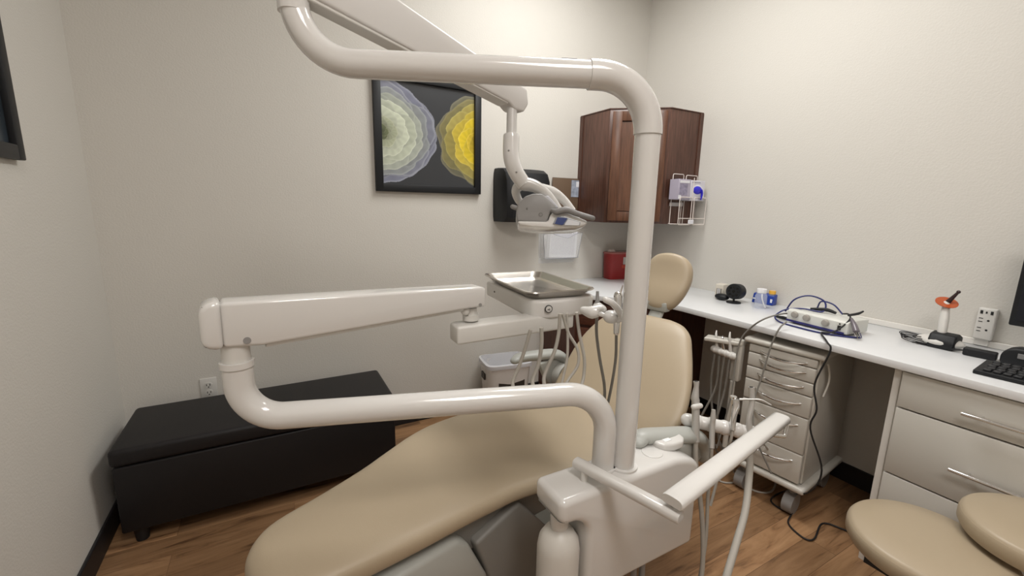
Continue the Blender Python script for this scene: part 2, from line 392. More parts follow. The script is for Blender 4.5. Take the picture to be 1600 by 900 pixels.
# glove rack with boxes, hung on the cabinet side
gx, gy = XR-.255, YB-.552
t = thing('glove_box_rack', 'white wire glove box rack hung on the side of the corner wall cabinet', 'rack', (gx, gy, UZ0))
wr = MB(); rr = .0028
def loop(x0, x1, y, z0, z1): wr.tube(bend([(x0+.01, y, z0), (x1, y, z0), (x1, y, z1), (x0, y, z1), (x0, y, z0), (x0+.02, y, z0)], .010, 4), rr, 6)
loop(.0, .10, -.008, .0, .325); loop(.125, .235, -.008, .0, .322)
loop(-.02, .095, -.095, .0, .175); loop(.115, .235, -.095, .0, .175)
for x in (-.01, .10, .235):
    wr.tube([(x, -.008, .003), (x, -.095, .003)], rr, 6); wr.tube([(x, -.008, .172), (x, -.095, .172)], rr, 6)
wr.tube([(-.02, -.095, .04), (.235, -.095, .04)], rr, 6); wr.tube([(.095, -.095, .17), (.095, -.098, .30)], rr, 6)
wr.build('wire_frame', mat('white_wire', (.72, .66, .62), .35), t)
MB().box(-.01, .115, -.008, -.004, .118, .142, .001, 1).build('cross_plate', mat('clear_strip', (.5, .48, .48), .3), t)
MB().box(.075, .125, -.100, -.094, .005, .032, .001, 1).build('price_tag', paper, t)
def glovebox(x0, x1, z0, h, label, kind):
    q = thing('glove_box', label, 'box', (gx+(x0+x1)/2, gy-.052, UZ0+z0)); hw = (x1-x0)/2
    MB().box(-hw, hw, -.038, .036, 0, h, .002, 1).build('carton', mat('pale_lilac_card', (.42, .39, .48), .6) if kind == 1 else mat('white_card', (.68, .68, .74), .6), q)
    if kind == 1:
        MB().box(-hw+.008, hw-.012, -.0395, -.038, h-.024, h-.008).build('white_band', paper, q, False)
        MB().box(-hw+.010, hw-.028, -.0395, -.038, .028, h-.028).build('printed_panel', mat('lilac_print', (.28, .26, .36), .6, var=.25, vscale=60), q, False)
        MB().box(-hw+.002, -hw+.026, -.0395, -.038, .005, .028).build('corner_label', paper, q, False)
    else:
        MB().ball((.0, -.038, .066), .050, .003, .036).build('white_oval', paper, q)
        g = MB().ball((-.005, -.040, .068), .042, .012, .026).tube([(.025, -.043, .072), (.034, -.047, .048), (.032, -.044, .008)], [.014, .011, .006], 10, smooth=3, flat=.6)
        g.build('blue_glove', violet, q)
        for k in range(3): MB().box(.01, hw-.006, -.0392, -.038, .004+.008*k, .008+.008*k).build('printed_line', printm, q, False)
        MB().box(-hw+.01, .02, -.0392, -.038, h-.016, h-.010).build('printed_line', printm, q, False)
glovebox(-.035, .075, .160, .128, 'pale lilac glove box in the wire rack, the left of two', 1)
glovebox(.078, .215, .155, .130, 'white glove box with blue glove poking out in the wire rack', 2)

# ---------------------------------------------------------------- corner base cabinet, worktop, drawer cabinet
t = thing('corner_base_cabinet', 'dark cherry wood corner base cabinet with drawers under the worktop', 'cabinet', (0, 0, 0))
cp = [(1.69, 2.584), (1.69, 2.17), (1.98, 1.80), (2.02, 1.86), (2.574, 1.86), (2.574, 2.584)]
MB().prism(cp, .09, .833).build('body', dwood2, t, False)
MB().prism([(1.73, 2.58), (1.73, 2.19), (2.0, 1.88), (2.57, 1.9), (2.57, 2.58)], 0, .09).build('toe_kick', darkm, t, False)
a0 = Vector((1.69, 2.17, 0)); a1 = Vector((1.98, 1.80, 0)); fm = frame(a0, a1-a0, (0, 0, 1)); W_ = (a1-a0).length
for z0, z1 in ((.66, .80), (.48, .64), (.30, .46), (.12, .28)):
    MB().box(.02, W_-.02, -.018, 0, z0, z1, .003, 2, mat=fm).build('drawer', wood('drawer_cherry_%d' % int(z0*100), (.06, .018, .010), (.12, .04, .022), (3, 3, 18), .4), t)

t = thing('worktop', 'long white laminate worktop running along the right wall into the corner', 'worktop', (0, 0, 0))
MB().prism([(1.66, 2.584), (1.66, 2.14), (1.985, 1.69), (1.995, 1.60), (1.995, -.6), (2.574, -.6), (2.574, 2.584)], .835, .865, .0025, 2).build('top', lam, t, ang=25)
st('trim_1', MB().box(XR-.012, XR-.0005, -.6, 1.02, .8655, .892, .002, 1), mat('white_trim', (.74, .72, .68), .5))

t = thing('drawer_cabinet', 'cream drawer cabinet with long bar handles under the right end of the worktop', 'cabinet', (2.03, .62, 0))
MB().box(.0, .544, -1.2, .0, .0, .834).build('body', cabm, t, False)
MB().box(-.002, .544, .0, .022, .0, .834, .001, 1).build('end_panel', mat('white_side', (.70, .68, .64), .4), t, False)
for z0, z1, hz in ((.692, .828, .748), (.424, .686, .541), (.12, .418, None)):
    d = MB().box(-.02, 0, -.80, -.008, z0, z1, .002, 2).build('drawer', cabm, t)
    if hz:
        h = MB().tube([(-.050, -.185, hz), (-.050, -.62, hz)], .0068, 12)
        for y in (-.23, -.575): h.tube([(-.050, y, hz), (-.018, y, hz)], .004, 8)
        h.build('handle', chrome, d)
MB().box(-.01, 0, -1.2, 0, 0, .11).build('toe_kick', darkm, t, False)

# ---------------------------------------------------------------- mobile drawer cart
cm = Matrix.Translation((2.035, .882, 0)) @ Matrix.Rotation(math.radians(6.5), 4, 'Z')
t = thing('mobile_cart', 'cream mobile drawer cart with curved handles pushed under the worktop', 'cart', (2.035, .882, 0), math.radians(6.5))
CW, CD = .325, .45
MB().box(.012, CD, .012, CW-.012, .17, .775, .006).build('body', cartm, t)
MB().box(-.025, CD+.01, -.012, CW+.012, .135, .165, .013, 4).build('base_plate', cartm, t)
MB().box(-.02, CD+.01, -.008, CW+.008, .775, .80, .010, 3).build('top_plate', cartm, t)
zz = [(.733, .772), (.664, .730), (.601, .661), (.497, .598), (.320, .494), (.174, .317)]
for z0, z1 in zz:
    d = MB().box(-.012, .014, .018, CW-.018, z0, z1, .006, 3).build('drawer', cartm, t)
    hz = z1-.024 if z1-z0 < .08 else z1-.040
    pts = [(-.012-.028*math.sin(PI*k/10)**.6, .055+(CW-.13)*k/10, hz-.012*math.sin(PI*k/10)) for k in range(11)]
    MB().tube(pts, .0042, 8).build('handle', chrome, d)
for sy_, nm in ((-.004, 'side_grip'), (CW+.004, 'side_grip')):
    sg = -1 if sy_ < 0 else 1
    pts = [(.045+.03*math.sin(PI*k/10), sy_+sg*(.0+.004*math.sin(PI*k/10)), .60+.15*k/10) for k in range(11)]
    MB().tube(pts, .004, 8).build(nm, cartm, t)
for x in (.04, .40):
    for y in (.05, CW-.05):
        c_ = MB().tube([(x-.01, y-.022, .05), (x-.01, y+.022, .05)], .05, 20).build('caster', bgrey, t)
        MB().cyl((x, y, .09), .018, .05, 12).build('caster_stem', bgrey, c_)
# side instrument arm of the cart
MB().box(-.02, .02, CW+.012, CW+.06, .56, .775, .008).build('side_bracket', cartm, t)
MB().prism([(-.02, CW+.012), (.05, CW+.012), (-.02, CW+.19), (-.09, CW+.17)], .745, .765, .006).build('side_wing', cartm, t)
ih = MB().tube([(-.03, CW+.04, .69), (-.045, CW+.135, .705)], [.018, .018], 14, round_ends=True)
for k in range(4): ih.ball((-.032-.004*k, CW+.05+.026*k, .692+.004*k), .022, .013, .019)
ih.build('instrument_holder', offw, t)
hs = MB()
for k, (dx, dy) in enumerate(((-.035, .0), (-.02, -.03), (-.05, .03), (-.015, -.06))):
    y0 = CW+.055+.024*k
    hs.tube([(-.04-.004*k, y0, .68), (-.04, y0+.005, .5), (-.03+dx, y0+.02+dy, .3), (.03, y0+.04+dy*2, .12), (.12, y0-.02, .14), (.16, CW-.02, .2)], .0055, 8, smooth=6)
hs.build('hoses', darkhose, t)
MB().tube([(-.02, CW+.035, .56), (-.02, CW+.035, .2)], .013, 10).build('side_post', cartm, t)
for k, (h, nm) in enumerate(((.13, 'handpiece'), (.09, 'syringe'), (.12, 'suction_tip'))):
    y0 = CW+.055+.032*k; x0 = -.036-.005*k
    MB().tube([(x0, y0, .69), (x0+.004, y0+.004, .715), (x0-.002, y0+.012, .715+h*.5), (x0+.012, y0+.02, .715+h*.7)], [.007, .009, .006, .003], 10, smooth=3).build(nm, [offw, chrome, offw][k], t)

# ---------------------------------------------------------------- things on the worktop
WZ = .8655
p = on(950, 437, 'z', WZ)
t = thing('sharps_container', 'red sharps container with white label on the worktop by the back wall', 'container', (2.36, 2.50, WZ), math.radians(-6))
rp = lambda hw, hd, z, n=24: [(hw*math.copysign(abs(math.cos(2*PI*k/n))**.35, math.cos(2*PI*k/n)), hd*math.copysign(abs(math.sin(2*PI*k/n))**.35, math.sin(2*PI*k/n)), z) for k in range(n)]
MB().loft([rp(.125, .052, 0), rp(.128, .054, .01), rp(.135, .06, .195)]).build('bin', red, t)
MB().loft([rp(.138, .063, .195), rp(.138, .063, .205), rp(.125, .05, .21)]).build('lid', mat('clear_red', (.34, .10, .09), .2), t)
MB().loft([rp(.03, .02, .208), rp(.02, .008, .225)], mat=Matrix.Translation((-.09, 0, 0))).build('hinge_tab', mat('clear_tab', (.55, .45, .42), .2), t)
MB().box(-.02, .09, -.0605, -.058, .115, .17).build('label', mat('grey_label', (.42, .40, .38), .5), t, False)
MB().box(-.03, .08, -.0598, -.057, .085, .11).build('warning_strip', mat('orange_red_label', (.38, .04, .02), .5), t, False)

t = thing('small_white_box', 'small cream plastic box at the left end of the items on the worktop', 'box', tuple(on(1126, 465, 'z', WZ)), math.radians(8))
MB().box(-.03, .03, -.026, .026, 0, .088, .005).build('case', mat('cream_case', (.66, .62, .54), .4), t)
MB().box(-.0315, -.029, -.017, .017, .018, .062, .001, 1).build('window', mat('grey_window', (.30, .28, .25), .4), t, False)
MB().box(-.033, -.0312, -.006, -.002, .02, .06).box(-.033, -.0312, .004, .008, .02, .06).build('dividers', paper, t, False)

q = on(1146, 473, 'z', WZ)
t = thing('webcam', 'round black drum shaped camera head on a disc stand on the worktop', 'camera', tuple(q))
MB().cyl((0, 0, 0), .040, .006, 28).cyl((0, 0, .005), .006, .02, 12).build('stand', blackp, t)
dirv = Vector((-1.2, -.30, .16)).normalized(); fm = frame((.028, .01, .064), dirv, (0, 0, 1)); yz = lambda r, x, n=28: [(x, r*math.cos(2*PI*k/n), r*math.sin(2*PI*k/n)) for k in range(n)]
MB().loft([yz(.036, -.042), yz(.046, -.034), (yz(.046, .034)), yz(.043, .040)], mat=fm).build('drum', blackp, t)
hl = MB()
for k in range(8): hl.loft([yz(.007, .040, 10), yz(.007, .0412, 10)], mat=fm @ Matrix.Translation((0, .026*math.cos(k*PI/4), .026*math.sin(k*PI/4))))
hl.loft([yz(.009, .040, 12), yz(.009, .0412, 12)], mat=fm); hl.build('lens_holes', mat('lens_black', (.001, .001, .002), .15), t)
t = thing('black_pouch', 'small black oval case on the worktop between white box and round camera', 'case', tuple(on(1133, 470, 'z', WZ)))
MB().ball((.01, .03, .019), .032, .045, .019).build('shell', blackp, t)

t = thing('medicine_jar', 'clear plastic jar with white lid in front of the blue tray', 'jar', tuple(on(1187, 481, 'z', WZ)))
MB().lathe((0, 0, 0), [(.030, 0), (.031, .004), (.031, .07), (.024, .082), (.024, .086)], 28).build('body', clear_mat('jar_plastic', (.75, .8, .9), .28, .05), t)
MB().cyl((0, 0, .086), .0255, .024, 28, bev=.003).build('lid', mat('milky_lid', (.76, .76, .78), .4), t)
MB().tube([(-.024, -.018, .085), (-.026, -.022, .06), (-.012, -.030, .02), (-.002, -.031, .008)], .0035, 8, smooth=4).build('white_strap', paper, t)
t = thing('blue_tray', 'blue plastic organiser with yellow capped bottles behind the clear jar', 'organiser', tuple(on(1190, 476, 'z', WZ)+Vector((.04, .012, 0))), math.radians(4))
MB().prism([(-.02, 0), (.03, 0), (.03, .062), (-.006, .055)], -.058, .062, .004, axis='y').build('tray', bluep, t)
MB().box(-.021, -.0185, .040, .055, .022, .030).build('white_mark', paper, t, False)
MB().box(-.018, -.0125, -.052, -.042, .016, .036).build('white_mark', paper, t, False)
for y in (-.035, .035):
    c_ = MB().cyl((.012, y, .055), .017, .03, 20).build('bottle', clear, t)
    MB().cyl((.012, y, .062), .018, .022, 20, bev=.003).build('cap', amber, c_)

# electrosurgery unit
pA = on(1228, 503, 'z', WZ); pB = on(1322, 527, 'z', WZ); dy = (pB-pA).to_2d().normalized()
rzu = math.atan2(dy.y, dy.x)            # local x runs along the front from far left to near right
W_ = (pB-pA).length
esu = t = thing('electrosurgery_unit', 'white control unit with three round dials and a blue stripe on the worktop', 'medical device', tuple(pA), rzu)
ux, uy = W_, .155
MB().prism([(0, .010), (0, .060), (.012, .068), (uy, .066), (uy, .010)], 0, ux, .003, axis='x').build('case', mat('device_white', (.70, .71, .67), .35), t)
MB().box(-.001, ux*.96, -.0025, .004, .008, .018, .001, 1).build('blue_stripe', mat('stripe_blue', (.03, .03, .16), .4), t)
fr = Matrix.Rotation(PI/2, 4, 'X')
for k, (x, z) in enumerate(((.035, .047), (.085, .045), (.16, .042))):
    MB().cyl((0, 0, 0), .0165, .014, 24, .014, bev=.002, mat=Matrix.Translation((x*ux/.24, .0, z)) @ fr).build('dial', mat('dial_grey', (.35, .33, .30), .4), t)
MB().box(.205*ux/.24, .217*ux/.24, -.004, .002, .024, .044, .001, 1).ball((.211*ux/.24, -.001, .052), .0035).build('power_switch', darkm, t)
MB().box(.02, .05, .02, .05, 0, .012).box(ux-.05, ux-.02, .02, .05, 0, .012).box(.02, .05, .11, .14, 0, .012).box(ux-.05, ux-.02, .11, .14, 0, .012).build('feet', rubber, t, False)
UM = Matrix.Translation(pA) @ Matrix.Rotation(rzu, 4, 'Z')
def UW(x, y, z): return UM @ Vector((x, y, z))
# blue cable coiled round the unit
t = MB().tube([UW(-.03, .03, .045), UW(.0, .04, .11), UW(.05, .07, .138), UW(.11, .09, .12), UW(.12, .07, .075), UW(.04, .05, .073), UW(-.025, .02, .055), UW(-.045, -.02, .02), UW(.0, -.045, .004), UW(.10, -.06, .004), UW(.21, -.045, .004), UW(.30, .03, .004), UW(.27, .10, .006)], .0038, 8, smooth=7).build('instrument_cable', bluec)
tag(t, 'navy blue cable looped over and around the white control unit', 'cable')
t = MB().tube([UW(.06, .13, .076), UW(.08, .12, .112), UW(.14, .11, .110), UW(.19, .10, .076)], .0036, 8, smooth=6).build('instrument_cable', bluec)
tag(t, 'short arched navy cable loop standing on top of the white control unit', 'cable')
t = MB().tube([UW(.07, .06, .078), UW(.13, .08, .085), UW(.17, .085, .078)], [.006, .009, .006], 10, smooth=4).build('cable_connector', blackp)
tag(t, 'black pen shaped connector lying on top of the white control unit', 'connector')
t = MB().tube([UW(-.065, .02, .010), UW(-.03, .02, .012), UW(-.012, .02, .012)], [.006, .009, .008], 12).build('cable_plug', blackp)
tag(t, 'black plug lying on the worktop at the left end of the white control unit', 'plug')
# power cord
P_ = [UW(.20, .085, .082), UW(.235, .06, .090), UW(.262, .02, .075), UW(.245, -.02, .03), UW(.225, -.05, .012), UW(.205, -.068, .008)]
edge = on(1297, 540, 'x', 1.985); edge.z = .868
P_ += [edge+Vector((0, .012, .004)), Vector((1.970, edge.y-.01, .84)), on(1273, 600, 'x', 1.965), on(1276, 640, 'x', 1.96), on(1266, 670, 'x', 1.96), on(1284, 735, 'x', 1.99)]
P_ += [on(1262, 770, 'x', 2.0), on(1225, 768, 'z', .02), on(1205, 780, 'z', .006), on(1215, 792, 'z', .006), on(1240, 800, 'z', .006), on(1243, 775, 'z', .02), on(1238, 800, 'z', .012), on(1232, 818, 'z', .006), on(1255, 840, 'z', .006), on(1272, 842, 'z', .006), on(1285, 818, 'z', .006), on(1315, 826, 'z', .006), on(1345, 840, 'z', .006)]
def join_unit(o): o.parent = esu; o.matrix_parent_inverse = UM.inverted(); return o
cab_ = join_unit(MB().tube(P_, .0036, 8, smooth=7).build('power_cord', rubber))
cab_['label'] = 'long black power cord hanging to the floor'
pl0 = UW(.262, .055, .086)
MB().tube([UW(.24, .045, .088), UW(.262, .075, .098), UW(.272, .095, .11)], [.005, .006, .0035], 10, smooth=3).build('strain_relief', rubber, cab_)
pg = MB().tube([UW(.262, .03, .080), UW(.285, .015, .06), UW(.305, .0, .035)], [.006, .010, .013], 12, smooth=3).build('plug', mat('translucent_plug', (.16, .14, .16), .25), cab_)
pr = MB()
for a in (-.007, .0, .007): pr.tube([UW(.303+a, -.002+a*.6, .037), UW(.322+a, -.016+a*.6, .012+abs(a))], .002, 6)
pr.build('prongs', chrome, cab_)
# thin grey leads over the worktop edge down behind the assistant arm
for k, (A_, lb) in enumerate(([[(1240, 492, 'z', .89), (1225, 490, 'z', .90), (1195, 498, 'z', .905), (1172, 513, 'x', 1.985), (1158, 530, 'x', 1.975), (1150, 560, 'x', 1.96), (1142, 620, 'x', 1.93), (1120, 700, 'x', 1.9)], 'grey lead arching over the worktop edge beside the cart instrument holder'],
                              [[(1229, 503, 'z', .90), (1218, 513, 'x', 1.99), (1205, 540, 'x', 1.97), (1190, 590, 'x', 1.94), (1178, 630, 'x', 1.9), (1180, 680, 'x', 1.86), (1205, 740, 'x', 1.88)], 'grey lead hanging from the dial end of the control unit across the cart drawers'])):
    o = MB().tube([on(*q) for q in A_], .0038, 8, smooth=6).build('instrument_lead', darkhose); tag(o, lb, 'cord')

# curing light
q = on(1467, 541, 'z', WZ)
t = thing('curing_light', 'white curing light wand with orange shield in a black charging base', 'medical device', tuple(q))
MB().ball((.0, .0, .022), .052, .075, .024).build('base_shell', offw, t)
bm_ = MB().prism([(-.045, 0), (.05, 0), (.048, .03), (.03, .058), (-.01, .064), (-.045, .05)], -.055, .028, .008, axis='x', mat=Matrix.Rotation(math.radians(90), 4, 'Z')).build('charging_base', blackp, t)
ta = q+Vector((.0, .0, .06)); tb = at(1479, 474, (on(1467, 520, 'x', q.x)-EYE).dot(Fv)); 
loc = lambda v: Vector(v)-q
MB().tube([loc(ta), loc(ta.lerp(tb, .45)), loc(tb)], [.0150, .0160, .0115], 20, smooth=4, round_ends=True).build('wand', offw, t)
dd = (tb-ta).normalized()
sh = (dd+Vector((-.75, -.45, .1))).normalized(); fm = frame(loc(tb)+Vector((0, 0, .004)), sh, (0, 1, .3))
MB().loft([yz(.036, -.0012, 36), yz(.036, .0012, 36)], mat=fm).build('orange_shield', orange, t)
tc_ = loc(tb); te = tc_+Vector((.008, -.026, .052))
MB().tube([tc_, tc_.lerp(te, .5), te], [.010, .007, .0045], 12, round_ends=True).ball(te, .007).build('light_guide', mat('amber_black', (.03, .012, .012), .2), t)
cd = MB(); base = on(1437, 536, 'z', WZ)
for k in range(5):
    a0 = k*.5; pts = [base+Vector(((.026+.004*k)*math.cos(a0+j*PI/4), (.062-.006*k)*math.sin(a0+j*PI/4)+.008*k, .006+.006*k+.004*math.sin(j))) for j in range(9)]
    cd.tube(pts, .0019, 6, smooth=4)
tag(cd.build('coiled_cable', rubber), 'small bundle of thin black cable beside the curing light base', 'cable')
q2 = on(1530, 558, 'z', WZ)
t = thing('power_adapter', 'black power adapter brick on the worktop behind the keyboard', 'power adapter', tuple(q2), math.radians(95))
MB().box(-.045, .045, -.019, .019, 0, .030, .005).build('brick', blackp, t)
MB().tube([(.045, 0, .015), (.09, .0, .008), (.15, -.02, .004), (.20, -.01, .004)], .003, 8, smooth=5).build('lead', rubber, t)

# surge protector on the wall
t = thing('surge_protector', 'white plug-in surge protector with sockets on the right wall', 'power outlet', (XR, .552, .962))
MB().box(-.03, -.0005, -.028, .028, -.066, .066, .006, 3).build('case', offw, t)
s_ = MB()
for y in (.016, -.014): s_.box(-.0312, -.0295, y-.004, y+.004, .042, .056)
s_.box(-.0312, -.0295, -.001, .004, .045, .053)
for z in (.012, -.028):
    s_.box(-.0312, -.0295, .008, .020, z+.010, z+.0125).box(-.0312, -.0295, .008, .020, z-.004, z-.0015).ball((-.0302, -.008, z+.004), .0015, .004, .004)
s_.build('slots', darkm, t, False)
MB().box(-.018, -.0005, -.02, .024, -.094, -.066, .002, 1).build('wall_plate', offw, t)

# monitor
t = thing('monitor', 'black computer monitor at the right edge of the picture', 'monitor', (2.40, .20, 1.0))
MB().box(0, .035, -.30, .262, 0, .365, .006).build('housing', blackp, t)
MB().box(-.0015, .0, -.285, .247, .02, .35).build('screen', screenm, t, False)
MB().box(.03, .05, -.04, .0, -.12, .15, .004).build('stand_neck', blackp, t)
MB().box(-.04, .12, -.12, .08, -.1345, -.12, .004).build('stand_foot', blackp, t)
# keyboard
kA = on(1489, 573, 'z', WZ); kB = on(1515, 555, 'z', WZ)
t = thing('keyboard', 'black computer keyboard at the front edge of the worktop', 'keyboard', (2.085, .455, WZ), math.radians(2))
MB().prism([(0, 0), (.155, 0), (.155, .024), (.0, .014)], -.44, 0, .003, axis='y').build('case', blackp, t)
ky = mat('keycap_black', (.022, .023, .026), .5)
kk = []
for r_ in range(5):
    for c_ in range(13):
        x = .012+r_*.027; y = -.02-c_*.0235-(r_ % 2)*.004
        kk.append((x, y))
for (x, y) in kk:
    z = .0140+.010*(x+.011)/.155
    MB().box(x, x+.022, y-.019, y, z, z+.006, .0015, 1).build('key', ky, t)
# phone / speaker thing right of keyboard
q3 = on(1588, 572, 'z', WZ)
t = thing('desk_speaker', 'rounded black device with grey button behind the keyboard', 'device', tuple(q3+Vector((.02, -.01, 0))))
MB().prism([(.055, 0), (.055, .035), (.04, .058), (.015, .066), (-.08, .066), (-.08, 0)], -.025, .035, .01, axis='x').build('housing', blackp, t)
MB().box(-.0275, -.024, -.015, .012, .030, .048, .001, 1).build('button', mat('grey_button', (.2, .2, .2), .3), t)

# ---------------------------------------------------------------- waste bin
t = thing('waste_bin', 'white rectangular waste bin standing on the floor by the back wall', 'waste bin', (1.30, 2.40, 0), math.radians(-8))
MB().loft([rp(.125, .085, 0), rp(.128, .088, .01), rp(.15, .115, .38), rp(.157, .122, .383), rp(.157, .122, .398), rp(.150, .115, .4), rp(.145, .11, .37), rp(.122, .082, .015)]).build('tub', mat('bin_white', (.74, .72, .70), .45), t)
ln = MB(); 
def jr(hw, hd, z, j): return [(x*(1+random.uniform(-j, j)), y*(1+random.uniform(-j, j)), zz_) for x, y, zz_ in rp(hw, hd, z)]
ln.loft([jr(.160, .125, .375, .01), jr(.160, .125, .400, .008), jr(.146, .111, .404, .01), jr(.14, .105, .36, .05), jr(.13, .09, .26, .09), jr(.08, .05, .2, .2)], closed_ends=False)
ln.build('bag_liner', bagm, t)
MB().box(-.1555, -.1475, -.035, .03, .285, .325, mat=Matrix.Rotation(0, 4, 'Y')).box(-.08, .10, -.1065, -.099, .235, .285).build('sticker', mat('dark_sticker', (.03, .025, .022), .5), t, False)

# ---------------------------------------------------------------- stools
def stool(x, y, z, r, label, rz):
    t = thing('stool', label, 'stool', (x, y, 0), rz, None)
    MB().lathe((0, 0, z-.068), [(r*.80, 0), (r*.95, .004), (r, .02), (r, .042), (r*.99, .050), (r*.965, .058), (r*.92, .064), (r*.6, .067), (r*.2, .068), (.002, .068)], 80).build('seat', vinyl, t)
    MB().tube([(r*.975*math.cos(a*PI/32), r*.975*math.sin(a*PI/32), z-.0165) for a in range(65)], .0022, 6).build('piping', vinyl, t)
    MB().cyl((0, 0, .10), .03, .12, 20).cyl((0, 0, .2), .018, z-.275, 16).cyl((0, 0, z-.10), .06, .027, 24).build('gas_lift', bgrey, t)
    for k in range(5):
        a = k*2*PI/5; e = Vector((.20*math.cos(a), .20*math.sin(a), .07))
        l_ = MB().tube([(0, 0, .115), tuple(e*.5+Vector((0, 0, .062))), tuple(e)], [.026, .02, .015], 10, smooth=3).build('leg', bgrey, t)
        n_ = Vector((-math.sin(a), math.cos(a), 0))*.018
        MB().tube([e+Vector((0, 0, -.042))-n_, e+Vector((0, 0, -.042))+n_], .0275, 16).build('caster', rubber, l_)
stool(1.618, .362, .472, .190, 'beige round vinyl stool in front, nearest the bottom right corner', .3)
stool(1.825, .180, .552, .180, 'beige round vinyl stool behind the front one, cut by the right edge', .9)

# ---------------------------------------------------------------- dental chair
TH = math.radians(13); T0 = Vector((.02, 1.02, 0)); E1 = Vector((math.cos(TH), math.sin(TH), 0)); E2 = Vector((-math.sin(TH), math.cos(TH), 0))
chair = thing('dental_chair', 'beige vinyl dental chair stretched across the room, with armrests and headrest', 'dental chair', tuple(T0), TH)
def cushion(secs, n=40, ex=2.6, dish=.0):
    """secs: (origin s, z, wr, wl, thick, nx, nz): ring in the plane spanned by lateral w and normal (nx,nz)"""
    rings = []
    for (s, z, wr, wl, th, nx, nz) in secs:
        cw = (wr+wl)/2; hw = (wl-wr)/2; r_ = []
        for k in range(n):
            a = 2*PI*k/n; c, sn = math.cos(a), math.sin(a)
            w_ = cw+hw*math.copysign(abs(c)**(2/ex), c); hh = th/2*math.copysign(abs(sn)**(2/ex), sn)
            if sn > 0: hh -= dish*(1-min(1, abs(c))**2)*min(1, hw/.2)
            r_.append((s+nx*hh, w_, z+nz*hh))
        rings.append(r_)
    return rings
def interp(secs, k=5):
    out = []
    P = [Vector(s[:3]+(s[3],)) if False else s for s in secs]
    for i in range(len(P)-1):
        a = P[max(0, i-1)]; b_ = P[i]; c = P[i+1]; d = P[min(len(P)-1, i+2)]
        for j in range(k):
            t_ = j/k; out.append(tuple(.5*((2*y)+(z-x)*t_+(2*x-5*y+4*z-w_)*t_*t_+(3*y-x-3*z+w_)*t_**3) for x, y, z, w_ in zip(a, b_, c, d)))
    out.append(P[-1]); return out
ZT = .60; TK = .105
zc = ZT-TK/2
seat = [(-.125, zc-.012, -.02, .05, .03, 0, 1), (-.115, zc-.006, -.055, .085, .07, 0, 1), (-.085, zc, -.09, .125, .098, 0, 1), (-.03, zc, -.115, .165, TK, 0, 1), (.10, zc, -.125, .20, TK, 0, 1), (.23, zc, -.135, .24, TK, 0, 1),
        (.34, zc, -.14, .285, TK, 0, 1), (.46, zc-.003, -.145, .335, TK, 0, 1), (.58, zc-.007, -.155, .362, TK, 0, 1), (.75, zc-.016, -.20, .368, TK, 0, 1), (.92, zc-.02, -.26, .33, TK, 0, 1), (1.05, zc-.005, -.28, .31, TK, 0, 1), (1.10, zc+.01, -.27, .30, .08, 0, 1), (1.115, zc+.015, -.24, .27, .04, 0, 1)]
MB().loft(cushion(interp(seat, 4), 48, 2.8, .012)).build('seat_cushion', vinyl, chair, ang=60)
BA = math.radians(47); bd = (math.cos(BA), math.sin(BA)); bn = (-math.sin(BA), math.cos(BA))
B0 = (1.085, .575)
def bk(u, wr, wl, th, off=0): return (B0[0]+bd[0]*u+bn[0]*(off-th/2), B0[1]+bd[1]*u+bn[1]*(off-th/2), wr, wl, th, bn[0], bn[1])
back = [bk(-.02, -.22, .20, .03, -.03), bk(.0, -.27, .235, .07, -.01), bk(.06, -.315, .255, .09), bk(.15, -.33, .262, .10), bk(.25, -.315, .262, .10, .003), bk(.34, -.285, .25, .10, .005), bk(.42, -.25, .22, .098, .004), bk(.47, -.225, .185, .09, .0), bk(.505, -.185, .14, .07, -.01), bk(.52, -.13, .09, .035, -.025)]
MB().loft(cushion(interp(back, 4), 48, 2.6, .014)).build('backrest', vinyl, chair, ang=60)
bshell = [bk(u, wr*.96, wl*.96, .03, -.10) for u, wr, wl in ((.0, -.22, .19), (.12, -.30, .24), (.3, -.27, .24), (.44, -.20, .17), (.5, -.1, .06))]
MB().loft(cushion(interp(bshell, 3), 32, 3)).build('back_shell', greyp, chair)
# headrest
HA = math.radians(64); hd = (math.cos(HA), math.sin(HA)); hn = (-math.sin(HA), math.cos(HA)); H0 = (1.540, 1.012)
def hk(u, hw, th, off=0, sh=-.0): return (H0[0]+hd[0]*u+hn[0]*(off-th/2), H0[1]+hd[1]*u+hn[1]*(off-th/2), sh-hw, sh+hw, th, hn[0], hn[1])
hr = [hk(-.055, .02, .03, -.03), hk(-.045, .055, .06, -.015), hk(-.02, .082, .082, -.005), hk(.03, .105, .095, .0), (hk(.09, .116, .10, .0)), hk(.14, .113, .10, .005), hk(.178, .098, .095, .010), hk(.203, .07, .075, .008), hk(.214, .03, .04, -.004)]
MB().loft(cushion(interp(hr, 4), 40, 2.3, .016)).build('headrest', vinyl, chair, ang=70)
MB().tube([(1.50, -.0, .85), (1.56, 0, .93), (1.625, 0, 1.04)], .035, 14, flat=.4, up=(0, 0, 1)).box(1.54, 1.585, -.055, .055, .94, .985, .008, 2).build('headrest_bar', greyp, chair)
